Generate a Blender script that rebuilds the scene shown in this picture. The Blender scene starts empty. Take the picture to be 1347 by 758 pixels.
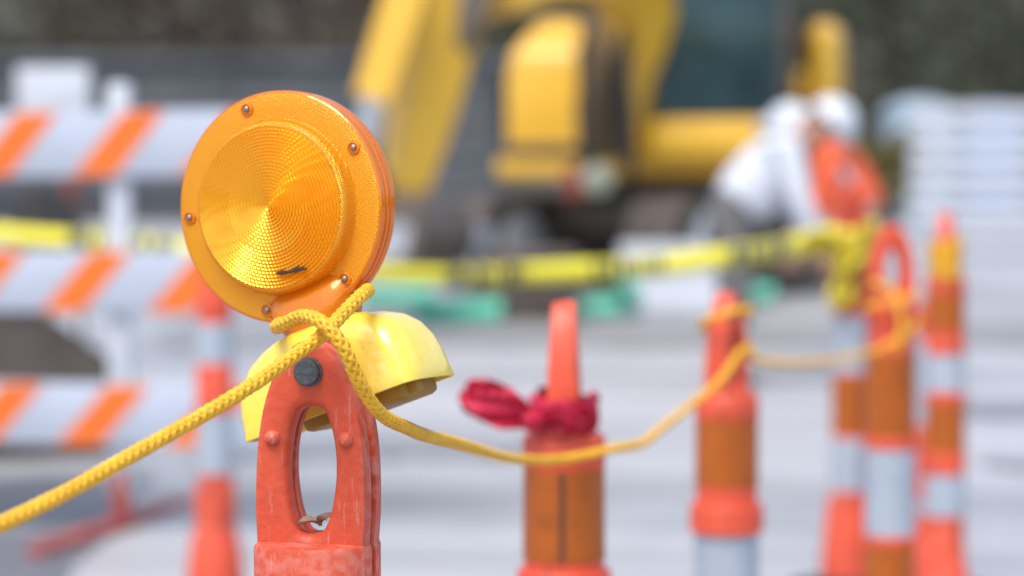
import bpy, bmesh, math, random
from mathutils import Vector, Matrix, Euler
R = math.radians
random.seed(7)
scene = bpy.context.scene
col = scene.collection

# ------------------------------------------------------------------ camera
CAM_H, F, PITCH = 1.18, 3180.0, math.atan(99 / 3180)
cam_d = bpy.data.cameras.new('camera')
cam_d.sensor_width = 36.0
cam_d.lens = F * 36.0 / 1347
cam_d.clip_start, cam_d.clip_end = 0.05, 600
cam_d.dof.use_dof = True
cam_d.dof.focus_distance = 1.985
cam_d.dof.aperture_fstop = 3.0
cam_d.dof.aperture_blades = 9
cam = bpy.data.objects.new('camera', cam_d)
cam.location = (0, 0, CAM_H)
cam.rotation_euler = (R(90) - PITCH, 0, 0)
col.objects.link(cam)
scene.camera = cam

# ------------------------------------------------------------------ sky, sun, exposure
SUN_EL, SUN_AZ = 62, 205          # azimuth: clockwise from +Y, the sun stands high, behind and to the left
w = bpy.data.worlds.new('World'); scene.world = w; w.use_nodes = True
nt = w.node_tree; bg = nt.nodes['Background']
sky = nt.nodes.new('ShaderNodeTexSky'); sky.sky_type = 'NISHITA'; sky.sun_disc = False
sky.sun_elevation = R(SUN_EL); sky.sun_rotation = R(SUN_AZ)
sky.dust_density = 2.5; sky.air_density = 1.0; sky.ozone_density = 1.0
nt.links.new(sky.outputs[0], bg.inputs[0]); bg.inputs[1].default_value = 0.15
sun_d = bpy.data.lights.new('sun', 'SUN'); sun_d.energy = 1.5; sun_d.angle = R(30); sun_d.color = (1.0, 0.97, 0.93)
sun = bpy.data.objects.new('sun', sun_d); col.objects.link(sun)
sdir = Vector((math.sin(R(SUN_AZ)) * math.cos(R(SUN_EL)), math.cos(R(SUN_AZ)) * math.cos(R(SUN_EL)), math.sin(R(SUN_EL))))
sun.rotation_euler = sdir.to_track_quat('Z', 'Y').to_euler()
sun.location = sdir * 30
scene.view_settings.view_transform = 'Standard'
scene.view_settings.look = 'None'
scene.view_settings.gamma = 1.0
scene.view_settings.exposure = 0.95
scene.cycles.use_denoising = True
scene.cycles.max_bounces = 8
scene.cycles.transparent_max_bounces = 8

# ------------------------------------------------------------------ helpers
def at(px, py, Y):
    """world point seen at pixel (px, py) of the 1347x758 photo, at distance Y along the street"""
    dx, dz = (px - 673.5) / F, -(py - 379) / F
    c, s = math.cos(PITCH), math.sin(PITCH)
    d = Vector((dx, c + dz * s, -s + dz * c))
    d *= Y / d.y
    return Vector((0, 0, CAM_H)) + d

def gz(y):
    if y < 9: return 0.0
    if y < 26: return (y - 9) * 0.046
    return 0.782 + (y - 26) * 0.012

def srgb(r, g, b):
    f = lambda v: v / 12.92 if v <= 0.04045 else ((v + 0.055) / 1.055) ** 2.4
    return (f(r / 255), f(g / 255), f(b / 255), 1)

def mat(name, c, rough=0.5, c2=None, scale=6.0, amount=0.5, bump=0.0, bscale=40.0, metal=0.0, spec=0.5, coat=0.0,
        stretch=None, scuff=None, grime=None, trans=0.0, detail=6.0, edge=None, speck=None):
    m = bpy.data.materials.new(name); m.use_nodes = True
    n = m.node_tree.nodes; l = m.node_tree.links; p = n['Principled BSDF']
    c = tuple(c[:3]) + (1,)
    p.inputs['Roughness'].default_value = rough; p.inputs['Metallic'].default_value = metal
    p.inputs['Specular IOR Level'].default_value = spec; p.inputs['Coat Weight'].default_value = coat
    p.inputs['Coat Roughness'].default_value = 0.12
    tc = n.new('ShaderNodeTexCoord'); mp = n.new('ShaderNodeMapping')
    l.new(tc.outputs['Object'], mp.inputs[0])
    if stretch: mp.inputs['Scale'].default_value = stretch
    nz = n.new('ShaderNodeTexNoise'); nz.inputs['Scale'].default_value = scale; nz.inputs['Detail'].default_value = detail
    nz.inputs['Roughness'].default_value = 0.62
    l.new(mp.outputs[0], nz.inputs['Vector'])
    rp = n.new('ShaderNodeValToRGB')
    c2 = tuple((c2 or tuple(x * 0.72 for x in c[:3]))[:3]) + (1,)
    rp.color_ramp.elements[0].position = 0.5 - 0.28 * (1.1 - amount); rp.color_ramp.elements[1].position = 0.5 + 0.28 * (1.1 - amount)
    rp.color_ramp.elements[0].color = c2; rp.color_ramp.elements[1].color = c
    l.new(nz.outputs['Fac'], rp.inputs[0]); out = rp.outputs[0]
    def layer(out, colr, sc, lo, hi, st=None):
        z = n.new('ShaderNodeTexNoise'); z.inputs['Scale'].default_value = sc; z.inputs['Detail'].default_value = 8
        z.inputs['Roughness'].default_value = 0.7
        if st:
            m2 = n.new('ShaderNodeMapping'); m2.inputs['Scale'].default_value = st; m2.inputs['Location'].default_value = (3.1, 1.7, 5.3)
            l.new(tc.outputs['Object'], m2.inputs[0]); l.new(m2.outputs[0], z.inputs['Vector'])
        else: l.new(tc.outputs['Object'], z.inputs['Vector'])
        r2 = n.new('ShaderNodeMapRange'); r2.inputs['From Min'].default_value = lo; r2.inputs['From Max'].default_value = hi
        r2.inputs['To Max'].default_value = 0.85
        l.new(z.outputs['Fac'], r2.inputs[0])
        mx = n.new('ShaderNodeMix'); mx.data_type = 'RGBA'
        l.new(r2.outputs[0], mx.inputs[0]); l.new(out, mx.inputs[6]); mx.inputs[7].default_value = tuple(colr[:3]) + (1,)
        return mx.outputs[2]
    if scuff: out = layer(out, *scuff)
    if grime: out = layer(out, *grime)
    if speck: out = layer(out, *speck)
    if edge:      # paint-worn, scuffed edges
        ge = n.new('ShaderNodeNewGeometry'); r3 = n.new('ShaderNodeMapRange'); r3.inputs['From Min'].default_value = .52; r3.inputs['From Max'].default_value = .60; r3.inputs['To Max'].default_value = .45
        l.new(ge.outputs['Pointiness'], r3.inputs[0])
        ez = n.new('ShaderNodeTexNoise'); ez.inputs['Scale'].default_value = 90; ez.inputs['Detail'].default_value = 6; l.new(tc.outputs['Object'], ez.inputs['Vector'])
        em = n.new('ShaderNodeMath'); em.operation = 'MULTIPLY'; em.use_clamp = True; l.new(r3.outputs[0], em.inputs[0])
        e2 = n.new('ShaderNodeMapRange'); e2.inputs['From Min'].default_value = .42; e2.inputs['From Max'].default_value = .6; l.new(ez.outputs['Fac'], e2.inputs[0]); l.new(e2.outputs[0], em.inputs[1])
        mx = n.new('ShaderNodeMix'); mx.data_type = 'RGBA'; l.new(em.outputs[0], mx.inputs[0]); l.new(out, mx.inputs[6]); mx.inputs[7].default_value = tuple(edge) + (1,); out = mx.outputs[2]
    l.new(out, p.inputs['Base Color'])
    if trans:
        tr = n.new('ShaderNodeBsdfTranslucent'); l.new(out, tr.inputs[0])
        ms = n.new('ShaderNodeMixShader'); ms.inputs[0].default_value = trans
        l.new(p.outputs[0], ms.inputs[1]); l.new(tr.outputs[0], ms.inputs[2]); l.new(ms.outputs[0], n['Material Output'].inputs[0])
    if bump:
        bz = n.new('ShaderNodeTexNoise'); bz.inputs['Scale'].default_value = bscale; bz.inputs['Detail'].default_value = 5
        l.new(mp.outputs[0], bz.inputs['Vector'])
        bp = n.new('ShaderNodeBump'); bp.inputs['Strength'].default_value = bump; bp.inputs['Distance'].default_value = 0.01
        l.new(bz.outputs['Fac'], bp.inputs['Height']); l.new(bp.outputs[0], p.inputs['Normal'])
    return m

class MB:
    def __init__(s): s.v = []; s.f = []; s.smooth = []
    def add(s, vs, fs, smooth=True):
        o = len(s.v); s.v += [tuple(v) for v in vs]
        s.f += [tuple(i + o for i in f) for f in fs]; s.smooth += [smooth] * len(fs); return s
    def grid(s, rows, cu=True, cv=False, caps=False, smooth=True):
        """rows of points; cu closes each row, cv closes the stack of rows"""
        n = len(rows[0]); m = len(rows); fs = []
        for i in range(m if cv else m - 1):
            for j in range(n if cu else n - 1):
                a, b = i * n + j, i * n + (j + 1) % n
                c, d = ((i + 1) % m) * n + (j + 1) % n, ((i + 1) % m) * n + j
                fs.append((a, b, c, d))
        if caps: fs += [tuple(range(n - 1, -1, -1)), tuple((m - 1) * n + k for k in range(n))]
        return s.add([p for r in rows for p in r], fs, smooth)
    def box(s, c, d, rot=None, bev=0.0):
        hx, hy, hz = d[0] / 2, d[1] / 2, d[2] / 2
        bev = min(bev, hx * .9, hy * .9, hz * .9)
        M = (rot or Matrix.Identity(3)); c = Vector(c)
        if bev <= 0:
            vs = [M @ Vector((x * hx, y * hy, z * hz)) + c for z in (-1, 1) for x, y in ((-1, -1), (1, -1), (1, 1), (-1, 1))]
            return s.add(vs, [(3, 2, 1, 0), (4, 5, 6, 7), (0, 1, 5, 4), (1, 2, 6, 5), (2, 3, 7, 6), (3, 0, 4, 7)], False)
        bm = bmesh.new(); bmesh.ops.create_cube(bm, size=1)
        for v in bm.verts: v.co = Vector((v.co.x * d[0], v.co.y * d[1], v.co.z * d[2]))
        bmesh.ops.bevel(bm, geom=bm.edges[:], offset=bev, segments=2, affect='EDGES', profile=0.5)
        bm.verts.ensure_lookup_table()
        vs = [M @ v.co + c for v in bm.verts]; fs = [[v.index for v in f.verts] for f in bm.faces]
        bm.free(); return s.add(vs, fs, False)
    def lathe(s, prof, seg=32, origin=(0, 0, 0), axis='z', caps=True, smooth=True):
        o = Vector(origin); rows = []
        for r, h in prof:
            row = []
            for k in range(seg):
                a = 2 * math.pi * k / seg; x, y = r * math.cos(a), r * math.sin(a)
                row.append(o + (Vector((x, y, h)) if axis == 'z' else Vector((x, h, -y)) if axis == 'y' else Vector((h, x, y))))
            rows.append(row)
        return s.grid(rows, caps=caps, smooth=smooth)
    def tube(s, pts, rad, seg=8, caps=True, flat=None):
        pts = [Vector(p) for p in pts]; rows = []; N = None
        for i, p in enumerate(pts):
            t = (pts[min(i + 1, len(pts) - 1)] - pts[max(i - 1, 0)]).normalized()
            if N is None:
                N = t.orthogonal().normalized() if flat is None else (Vector(flat) - t * t.dot(Vector(flat))).normalized()
            N = (N - t * N.dot(t)).normalized(); B = t.cross(N)
            r = rad[i] if isinstance(rad, (list, tuple)) else rad
            rows.append([p + (N * math.cos(2 * math.pi * k / seg) + B * math.sin(2 * math.pi * k / seg)) * r for k in range(seg)])
        return s.grid(rows, caps=caps)
    def beam(s, pts, ws, hs, side):
        """rectangular beam through pts, width ws along 'side', height hs across"""
        pts = [Vector(p) for p in pts]; rows = []; side = Vector(side).normalized()
        for i, p in enumerate(pts):
            t = (pts[min(i + 1, len(pts) - 1)] - pts[max(i - 1, 0)]).normalized()
            sd = (side - t * side.dot(t)).normalized(); up = t.cross(sd)
            a, b = ws[i] / 2, hs[i] / 2
            rows.append([p + sd * x * a + up * y * b for x, y in ((-1, -1), (1, -1), (1, 1), (-1, 1))])
        return s.grid(rows, caps=True, smooth=False)
    def mesh(s, name):
        me = bpy.data.meshes.new(name); me.from_pydata(s.v, [], s.f)
        me.polygons.foreach_set('use_smooth', s.smooth); me.update(); return me
    def build(s, name, m, parent=None, fix=True):
        me = s.mesh(name)
        if fix:
            bm = bmesh.new(); bm.from_mesh(me); bmesh.ops.recalc_face_normals(bm, faces=bm.faces); bm.to_mesh(me); bm.free()
            me.set_sharp_from_angle(angle=R(38))
        return obj(name, me, m, parent)

def obj(name, me, m=None, parent=None, loc=None):
    o = bpy.data.objects.new(name, me); col.objects.link(o)
    if m and not me.materials: me.materials.append(m)
    if parent: o.parent = parent
    if loc is not None: o.location = loc
    return o
def tag(o, label=None, cat=None, group=None, kind=None):
    if label: o['label'] = label
    if cat: o['category'] = cat
    if group: o['group'] = group
    if kind: o['kind'] = kind
    return o
def thing(name, label, cat, loc=(0, 0, 0), rz=0, group=None):
    o = bpy.data.objects.new(name, None); o.empty_display_size = 0.1; col.objects.link(o)
    o.location = loc; o.rotation_euler = (0, 0, rz)
    return tag(o, label, cat, group)
def spline(P, step=0.003):
    """Catmull-Rom through P, resampled at even steps"""
    P = [Vector(p) for p in P]; Q = [P[0] * 2 - P[1]] + P + [P[-1] * 2 - P[-2]]; d = []
    for i in range(1, len(Q) - 2):
        p0, p1, p2, p3 = Q[i - 1:i + 3]
        # centripetal parametrisation keeps tight turns from overshooting
        t0 = 0.0; t1 = t0 + max((p1 - p0).length, 1e-5) ** .5; t2 = t1 + max((p2 - p1).length, 1e-5) ** .5; t3 = t2 + max((p3 - p2).length, 1e-5) ** .5
        n = max(6, int((p2 - p1).length / step * 1.5))
        for k in range(n):
            t = t1 + (t2 - t1) * k / n
            a1 = p0 * ((t1 - t) / (t1 - t0)) + p1 * ((t - t0) / (t1 - t0)); a2 = p1 * ((t2 - t) / (t2 - t1)) + p2 * ((t - t1) / (t2 - t1))
            a3 = p2 * ((t3 - t) / (t3 - t2)) + p3 * ((t - t2) / (t3 - t2))
            b1 = a1 * ((t2 - t) / (t2 - t0)) + a2 * ((t - t0) / (t2 - t0)); b2 = a2 * ((t3 - t) / (t3 - t1)) + a3 * ((t - t1) / (t3 - t1))
            d.append(b1 * ((t2 - t) / (t2 - t1)) + b2 * ((t - t1) / (t2 - t1)))
    d.append(P[-1]); out = [d[0]]; acc = 0.0
    for a, b in zip(d, d[1:]):
        L = (b - a).length; pos = 0.0
        while acc + (L - pos) >= step:
            pos += step - acc; acc = 0.0; out.append(a.lerp(b, pos / L))
        acc += L - pos
    return out

# ------------------------------------------------------------------ materials
M = {}
M['concrete'] = mat('light_concrete_road', (.43, .43, .428), .5, (.33, .33, .328), .5, .35, .25, 30, stretch=(.35, 1.0, 1),
                    grime=((.15, .15, .152), .8, .46, .62, (.25, 1.5, 1)), scuff=((.49, .49, .488), 1.4, .52, .7, (.4, 1.1, 1)))
M['asphalt'] = mat('asphalt', (.10, .107, .12), .5, (.15, .157, .17), 3, .3, .4, 120)
M['tar'] = mat('road_tar', (.17, .175, .185), .55, (.25, .255, .26), 2.5, .4, .3, 60)
M['patch'] = mat('worn_road_patch', (.27, .265, .26), .6, (.20, .195, .19), 1.6, .4, .3, 40)
M['orange'] = mat('orange_plastic', (.585, .079, .031), .46, (.49, .060, .024), 14, .5, .16, 90, spec=.32,
                  scuff=((.60, .33, .26), 150, .58, .76, (1, 1, .16)), grime=((.15, .05, .03), 46, .60, .80, (1, 1, .3)), speck=((.62, .36, .29), 330, .64, .76), edge=(.64, .30, .24))
M['cone_orange'] = mat('bright_orange_plastic', (.68, .080, .030), .45, (.60, .066, .024), 9, .4, .1, 60,
                  scuff=((.80, .36, .24), 30, .60, .8, (1, 1, .5)), grime=((.10, .04, .03), 15, .57, .70, (1, 1, .4)))
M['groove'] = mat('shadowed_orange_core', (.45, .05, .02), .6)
M['amber'] = mat('amber_sheeting', (.41, .096, .006), .38, (.33, .072, .005), 14, .45, .08, 300, spec=.35, grime=((.12, .04, .01), 11, .60, .78))
M['white_sheet'] = mat('white_reflective_sheeting', (.38, .42, .47), .4, (.29, .33, .38), 7, .3, .05, 300, grime=((.33, .35, .38), 9, .6, .8))
M['rubber'] = mat('black_rubber', (.025, .025, .027), .75, bump=.3)
M['bolt'] = mat('black_bolt', (.045, .048, .052), .38, (.09, .095, .10), 160, .3, .25, 200, metal=.3)
M['seam'] = mat('dark_seam', (.06, .03, .02), .6)
M['yellow_case'] = mat('yellow_plastic_case', (.88, .66, .085), .28, (.82, .58, .05), 18, .3, .05, 90,
                       grime=((.36, .24, .06), 34, .61, .78), scuff=((.92, .78, .34), 22, .56, .8), coat=.5)
M['tray'] = mat('amber_battery_tray', (.55, .30, .03), .4, trans=.3)
M['rope'] = mat('yellow_rope', (.86, .47, .018), .55, (.70, .34, .012), 60, .4, .2, 500, grime=((.30, .17, .03), 24, .62, .8))
M['ribbon'] = mat('crimson_ribbon', (.66, .012, .06), .5, (.5, .008, .04), 20, .4, trans=.25)
M['yel_ribbon'] = mat('yellow_tape_ribbon', (.80, .68, .06), .4, (.75, .6, .05), 12, .4, trans=.3)
M['white_paint'] = mat('white_paint', (.54, .56, .59), .45, (.45, .47, .50), 5, .3, grime=((.3, .3, .3), 6, .64, .8))
M['rail_white'] = mat('barricade_white', (.44, .48, .55), .4, (.37, .41, .48), 4, .3)
M['rail_orange'] = mat('barricade_orange', (.78, .16, .012), .4, (.70, .13, .01), 4, .3)
M['red_steel'] = mat('red_steel', (.42, .06, .035), .5, (.22, .05, .04), 8, .4)
M['exc'] = mat('excavator_yellow', (.74, .42, .025), .38, (.66, .36, .02), 3, .3, coat=.3, grime=((.22, .16, .08), 4, .62, .8))
M['steel_dark'] = mat('dark_steel', (.035, .033, .03), .55, (.09, .07, .05), 5, .4, .3, 30)
M['rust'] = mat('worn_bucket_steel', (.10, .075, .055), .5, (.16, .13, .11), 6, .4, .3, 25, metal=.3)
M['chrome'] = mat('piston_chrome', (.75, .77, .8), .15, metal=1.0)
M['screw'] = mat('dull_screw', (.34, .27, .22), .35, (.22, .16, .12), 300, .3, metal=.8)
M['glass'] = mat('dark_glass', (.008, .018, .022), .06, (.03, .07, .075), 1.6, .3, spec=.3)
M['green_pipe'] = mat('green_pvc', (.11, .50, .34), .4, (.09, .42, .29), 4, .3)
M['wall'] = mat('grey_wall', (.115, .12, .125), .8, (.05, .055, .058), .6, .7, .3, 8)
M['leaf'] = mat('dark_foliage', (.045, .055, .026), .6, (.07, .075, .035), 1.2, .4, trans=.2)
M['leaf_br'] = mat('brown_foliage', (.105, .07, .045), .6, (.07, .055, .035), 1.2, .4, trans=.2)
M['bark'] = mat('bark', (.07, .05, .04), .85, (.04, .03, .025), 12, .4, .6, 20)
M['hill'] = mat('wooded_slope', (.035, .038, .024), .9, (.05, .04, .028), .5, .3, .5, 3)
M['bluewhite'] = mat('pale_blue_plastic', (.34, .43, .50), .5)
M['blue'] = mat('blue_plastic', (.22, .33, .55), .5)
M['gap_shade'] = mat('gap_shade_brown', (.10, .062, .018), .5, (.06, .04, .02), 4, .4)  # brown that paints the shade between tank and boom
M['cream'] = mat('cream_lamp_glass', (.48, .50, .36), .25)
M['skin'] = mat('skin', (.45, .24, .16), .5)
M['white_cloth'] = mat('white_cloth', (.60, .62, .66), .8, (.52, .54, .58), 6, .3)
M['grey_cloth'] = mat('grey_cloth', (.13, .125, .12), .85)
M['hivis'] = mat('orange_vest', (.85, .12, .035), .7)
M['boot'] = mat('boot_leather', (.09, .05, .03), .6)
M['hat'] = mat('white_hard_hat', (.64, .67, .70), .25)
M['soil'] = mat('soil', (.20, .17, .14), .9, (.12, .10, .08), 4, .4, .6, 18)
M['block'] = mat('pale_concrete_block', (.42, .44, .47), .8, (.34, .36, .39), 5, .3, .3, 20)
M['trailer'] = mat('dark_grey_trailer', (.055, .06, .07), .5)
M['scratch'] = mat('scorched_plastic', (.06, .022, .006), .6)

def lens_mat(name, c, ridges):
    m = bpy.data.materials.new(name); m.use_nodes = True
    n = m.node_tree.nodes; l = m.node_tree.links; p = n['Principled BSDF']
    p.inputs['Base Color'].default_value = c; p.inputs['Roughness'].default_value = .16; p.inputs['Specular IOR Level'].default_value = .55
    p.inputs['Coat Weight'].default_value = .6; p.inputs['Coat Roughness'].default_value = .06
    tr = n.new('ShaderNodeBsdfTranslucent'); tr.inputs[0].default_value = c
    gl = n.new('ShaderNodeBsdfRefraction'); gl.inputs[0].default_value = c; gl.inputs['IOR'].default_value = 1.2; gl.inputs['Roughness'].default_value = .25
    m1 = n.new('ShaderNodeMixShader'); m1.inputs[0].default_value = .12
    m2 = n.new('ShaderNodeMixShader'); m2.inputs[0].default_value = .52 if ridges == 'cells' else .40
    l.new(tr.outputs[0], m1.inputs[1]); l.new(gl.outputs[0], m1.inputs[2])
    gs = n.new('ShaderNodeBsdfGlossy'); gs.inputs[0].default_value = (1.0, c[1] * 1.02, c[2] * 1.5, 1); gs.inputs['Roughness'].default_value = .2
    m3 = n.new('ShaderNodeMixShader'); m3.inputs[0].default_value = {'pillow': .5, 'cells': .25}.get(ridges, .12)
    l.new(p.outputs[0], m2.inputs[1]); l.new(m1.outputs[0], m2.inputs[2]); l.new(m2.outputs[0], m3.inputs[1]); l.new(gs.outputs[0], m3.inputs[2]); l.new(m3.outputs[0], n['Material Output'].inputs[0])
    tc = n.new('ShaderNodeTexCoord')
    if ridges == 'pillow':
        wv = n.new('ShaderNodeTexWave'); wv.wave_type = 'BANDS'; wv.bands_direction = 'X'; wv.inputs['Scale'].default_value = 95
        l.new(tc.outputs['Object'], wv.inputs['Vector']); h = wv.outputs['Fac']; st, di = .22, .002
    elif ridges == 'cells':
        wv = n.new('ShaderNodeTexVoronoi'); wv.inputs['Scale'].default_value = 520; wv.inputs['Randomness'].default_value = .1
        l.new(tc.outputs['Object'], wv.inputs['Vector']); h = wv.outputs['Distance']; st, di = .62, .002
    else:
        wv = n.new('ShaderNodeTexNoise'); wv.inputs['Scale'].default_value = 70
        l.new(tc.outputs['Object'], wv.inputs['Vector']); h = wv.outputs['Fac']; st, di = .25, .004
    bp = n.new('ShaderNodeBump'); bp.inputs['Strength'].default_value = st; bp.inputs['Distance'].default_value = di
    l.new(h, bp.inputs['Height'])
    for s_ in (p, tr, gl, gs): l.new(bp.outputs[0], s_.inputs['Normal'])
    return m
LENS_C = (1.0, .46, .012, 1)
M['lens'] = lens_mat('amber_lens', LENS_C, 'pillow')
M['lens_ring'] = lens_mat('amber_lens_ring', LENS_C, 'cells')
M['lens_neck'] = lens_mat('amber_lens_neck', (.85, .27, .006, 1), 'smooth')

# ------------------------------------------------------------------ the setting
ys = [-6, 0, 3, 6, 8, 9] + [9 + i * 1.0 for i in range(1, 20)] + [30, 34, 40, 48, 56, 64, 72, 90, 140, 300]
xs = [-300, -80, -30, -15, -8, -4, 0, 4, 8, 15, 30, 80, 300]
b = MB(); b.grid([[(x, y, gz(y)) for x in xs] for y in ys], cu=False)
tag(b.build('ground', M['concrete']), kind='structure')
# dark asphalt patch by the barricade, a thin sheet over the concrete
def sheet(name, rows, m, lift=.004, n=26):
    """rows: (y, x left, x right); wavy outline so that it reads as a worn patch"""
    ph = random.uniform(0, 6); out = []
    for y, xa, xb in rows:
        out.append([(xa + (xb - xa) * i / n + .06 * math.sin(y * 9 + ph) * (i in (0, n)), y + .05 * math.sin(i * 1.7 + ph) + .03 * math.sin(i * 4.1), gz(y + .05) + lift) for i in range(n + 1)])
    b = MB(); b.grid(out, cu=False); return tag(b.build(name, m), kind='structure')
sheet('asphalt_patch', [(6.9, -4.3, -1.30), (7.4, -4.3, -1.36), (8, -4.4, -1.40), (8.5, -4.4, -1.47), (8.95, -4.6, -1.5)], M['asphalt'])
sheet('asphalt_patch', [(9.06, -4.7, -1.5), (9.6, -4.8, -1.55), (10.2, -5, -1.45)], M['asphalt'], .010)
sheet('tar_strip', [(10.75, -1.45, .10), (10.95, -1.5, .15), (11.2, -1.4, .1)], M['tar'], .010)
sheet('tar_strip', [(12.2, 2.25, 4.4), (12.45, 2.2, 4.5), (12.75, 2.3, 4.5)], M['tar'], .012)
sheet('tar_strip', [(10.4, 2.15, 3.6), (10.55, 2.1, 3.7), (10.7, 2.15, 3.7)], M['tar'], .012)
sheet('road_patch', [(15.6, -2.2, 4.0), (16.2, -2.4, 4.2), (16.9, -2.4, 4.4), (17.6, -2.3, 4.4)], M['patch'], .014)
# wooded slope behind everything
rows = []
for j in range(14):
    t = j / 13; row = []
    for i in range(60):
        x = -120 + 240 * i / 59
        row.append((x, 66 + t * 34 + 2 * math.sin(i * .7), gz(66) - .5 + 17 * t + 1.4 * math.sin(i * 1.3 + j) * t + random.uniform(-.5, .5) * t))
    rows.append(row)
b = MB(); b.grid(rows, cu=False); tag(b.build('hillside', M['hill']), kind='structure')

# retaining wall of grey concrete panels, left half of the background
def retaining_wall():
    t = thing('retaining_wall', 'long grey concrete panel wall below the dark trees', 'wall', (-13.5, 44, gz(44)))
    cour = MB(); cour.box((0, .35, 1.42), (26.6, .4, 2.84)); cour.build('backing', M['wall'], t)
    me = None
    for i in range(11):
        for j in range(5):
            if me is None: me = MB().box((0, 0, 0), (2.36, .12, .52), bev=.03).mesh('panel')
            obj('panel', me, M['wall'], t, (-12 + i * 2.4, .08 + random.uniform(-.02, .02), .3 + j * .56))
    MB().box((0, .25, 2.95), (26.9, .75, .2), bev=.03).build('coping', M['wall'], t)
retaining_wall()

# ------------------------------------------------------------------ trees and shrubs
def leaf_cloud(n, centres, size):
    b = MB()
    for _ in range(n):
        cx, cy, cz, r = random.choice(centres)
        d = Vector((random.gauss(0, 1), random.gauss(0, 1), random.gauss(0, 1))).normalized() * r * random.random() ** .4
        p = Vector((cx, cy, cz)) + d
        e = Euler((random.uniform(0, 6.3), random.uniform(0, 6.3), random.uniform(0, 6.3))).to_matrix()
        s = size * random.uniform(.6, 1.3)
        b.add([p + e @ Vector(q) * s for q in ((-1, 0, 0), (0, -.45, .1), (1, 0, 0), (0, .45, .1))], [(0, 1, 2, 3)], False)
    return b
def tree(x, y, h, r, label, leaf, group='trees at the far edge of the site', low=.25):
    t = thing('tree', label, 'tree', (x, y, gz(y) if y < 66 else gz(66)), 0, group)
    tr = MB(); top = h * .8
    pts = [(random.uniform(-.1, .1) * i, random.uniform(-.1, .1) * i, top * i / 5) for i in range(6)]
    tr.tube(pts, [r * .10 * (1 - .14 * i) for i in range(6)], 9)
    cs = [(0, 0, h * .75, r * .6)]
    for k in range(9):
        a = k * 2.4; z = h * (low + .6 * k / 9); L = r * random.uniform(.5, .85)
        q = (L * math.cos(a), L * math.sin(a), z + L * .4)
        base = pts[min(5, int(z / top * 5))]
        tr.tube([(base[0], base[1], z - .2), ((base[0] + q[0]) / 2, (base[1] + q[1]) / 2, z + L * .15), q], [r * .045, r * .03, .02], 6)
        cs.append((*q, r * random.uniform(.32, .5)))
    tr.build('trunk', M['bark'], t, fix=False)
    leaf_cloud(2600, cs, .17).build('crown', leaf, t, fix=False)
    return t
for k, (x, y, h, r, lf) in enumerate([(-15, 56, 9, 3.4, 0), (-11.5, 60, 10, 3.6, 0), (-8, 55, 9, 3.2, 1), (-4.6, 54, 9.5, 3.2, 1), (-1.5, 60, 10, 3.5, 1),
                           (2.0, 56, 9, 3.4, 0), (5.2, 60, 10, 3.6, 0), (8.6, 55, 8.5, 3.0, 0), (12, 61, 10, 3.8, 0), (15.5, 57, 9, 3.4, 0)]):
    where = k < 5
    tree(x, y, h, r, 'brownish bare-looking tree above the grey panel wall' if lf else 'dark green tree above the grey panel wall' if where else 'dark green tree behind the excavator and plank fence',
         M['leaf_br'] if lf else M['leaf'], 'brown trees above the wall' if lf else 'green trees above the wall' if where else 'green trees behind the fence', low=.12)
p = at(1172, 190, 33)
t = thing('shrub', 'small olive brown shrub at the end of the white plank fence', 'shrub', (p.x, 33, gz(33)))
st = MB(); [st.tube([(0, 0, 0), (.12 * math.cos(a), .12 * math.sin(a), .5), (.35 * math.cos(a), .35 * math.sin(a), 1.0)], [.03, .02, .01], 5) for a in (0, 1.3, 2.6, 3.9, 5.2)]
st.build('stem', M['bark'], t)
leaf_cloud(900, [(0, 0, .8, .5), (.25, .1, 1.1, .35), (-.25, 0, 1.0, .35)], .1).build('foliage', mat('olive_foliage', (.20, .16, .05), .6, (.14, .12, .04), 3, .4, trans=.2), t, fix=False)

# ------------------------------------------------------------------ white plank fence, right
def plank_fence():
    p = at(1196, 270, 31); x0 = p.x; z0 = gz(31); L = 6.4
    t = thing('plank_fence', 'white fence of wide horizontal planks standing across the road', 'fence', (x0, 31, z0))
    for k in range(5): MB().box((.15 + k * 1.55, .1, .83), (.12, .12, 1.66), bev=.01).build('post', M['white_paint'], t)
    me = MB().box((0, 0, 0), (L, .045, .18), bev=.008).mesh('plank')
    for j in range(6): obj('plank', me, M['white_paint'], t, (L / 2, random.uniform(-.004, .004), .30 + j * .265))
plank_fence()
# site toilets
def toilet(px, Y, m, label):
    p = at(px, 100, Y); t = thing('portable_toilet', label, 'portable toilet', (p.x, Y, gz(Y)), R(8), 'portable toilets under the trees')
    MB().box((0, 0, 1.05), (1.1, 1.1, 2.0), bev=.06).build('cabin', m, t)
    b = MB(); b.grid([[(-.58, -.58, 2.05), (.58, -.58, 2.05), (.58, .58, 2.05), (-.58, .58, 2.05)], [(-.5, -.5, 2.22), (.5, -.5, 2.22), (.5, .5, 2.22), (-.5, .5, 2.22)],
            [(-.2, -.2, 2.36), (.2, -.2, 2.36), (.2, .2, 2.36), (-.2, .2, 2.36)]], caps=True, smooth=False); b.build('roof', m, t)
    d = MB().box((0, -.57, 1.0), (.72, .05, 1.8), bev=.015).build('door', m, t); MB().box((.28, -.61, 1.0), (.04, .04, .14), bev=.01).build('handle', M['steel_dark'], d)
    MB().box((0, 0, .035), (1.15, 1.15, .07), bev=.01).build('skid', M['steel_dark'], t)
toilet(1206, 47, M['bluewhite'], 'pale blue white portable toilet under the dark trees')
toilet(1302, 50, M['blue'], 'blue portable toilet further back under the dark trees')

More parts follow.
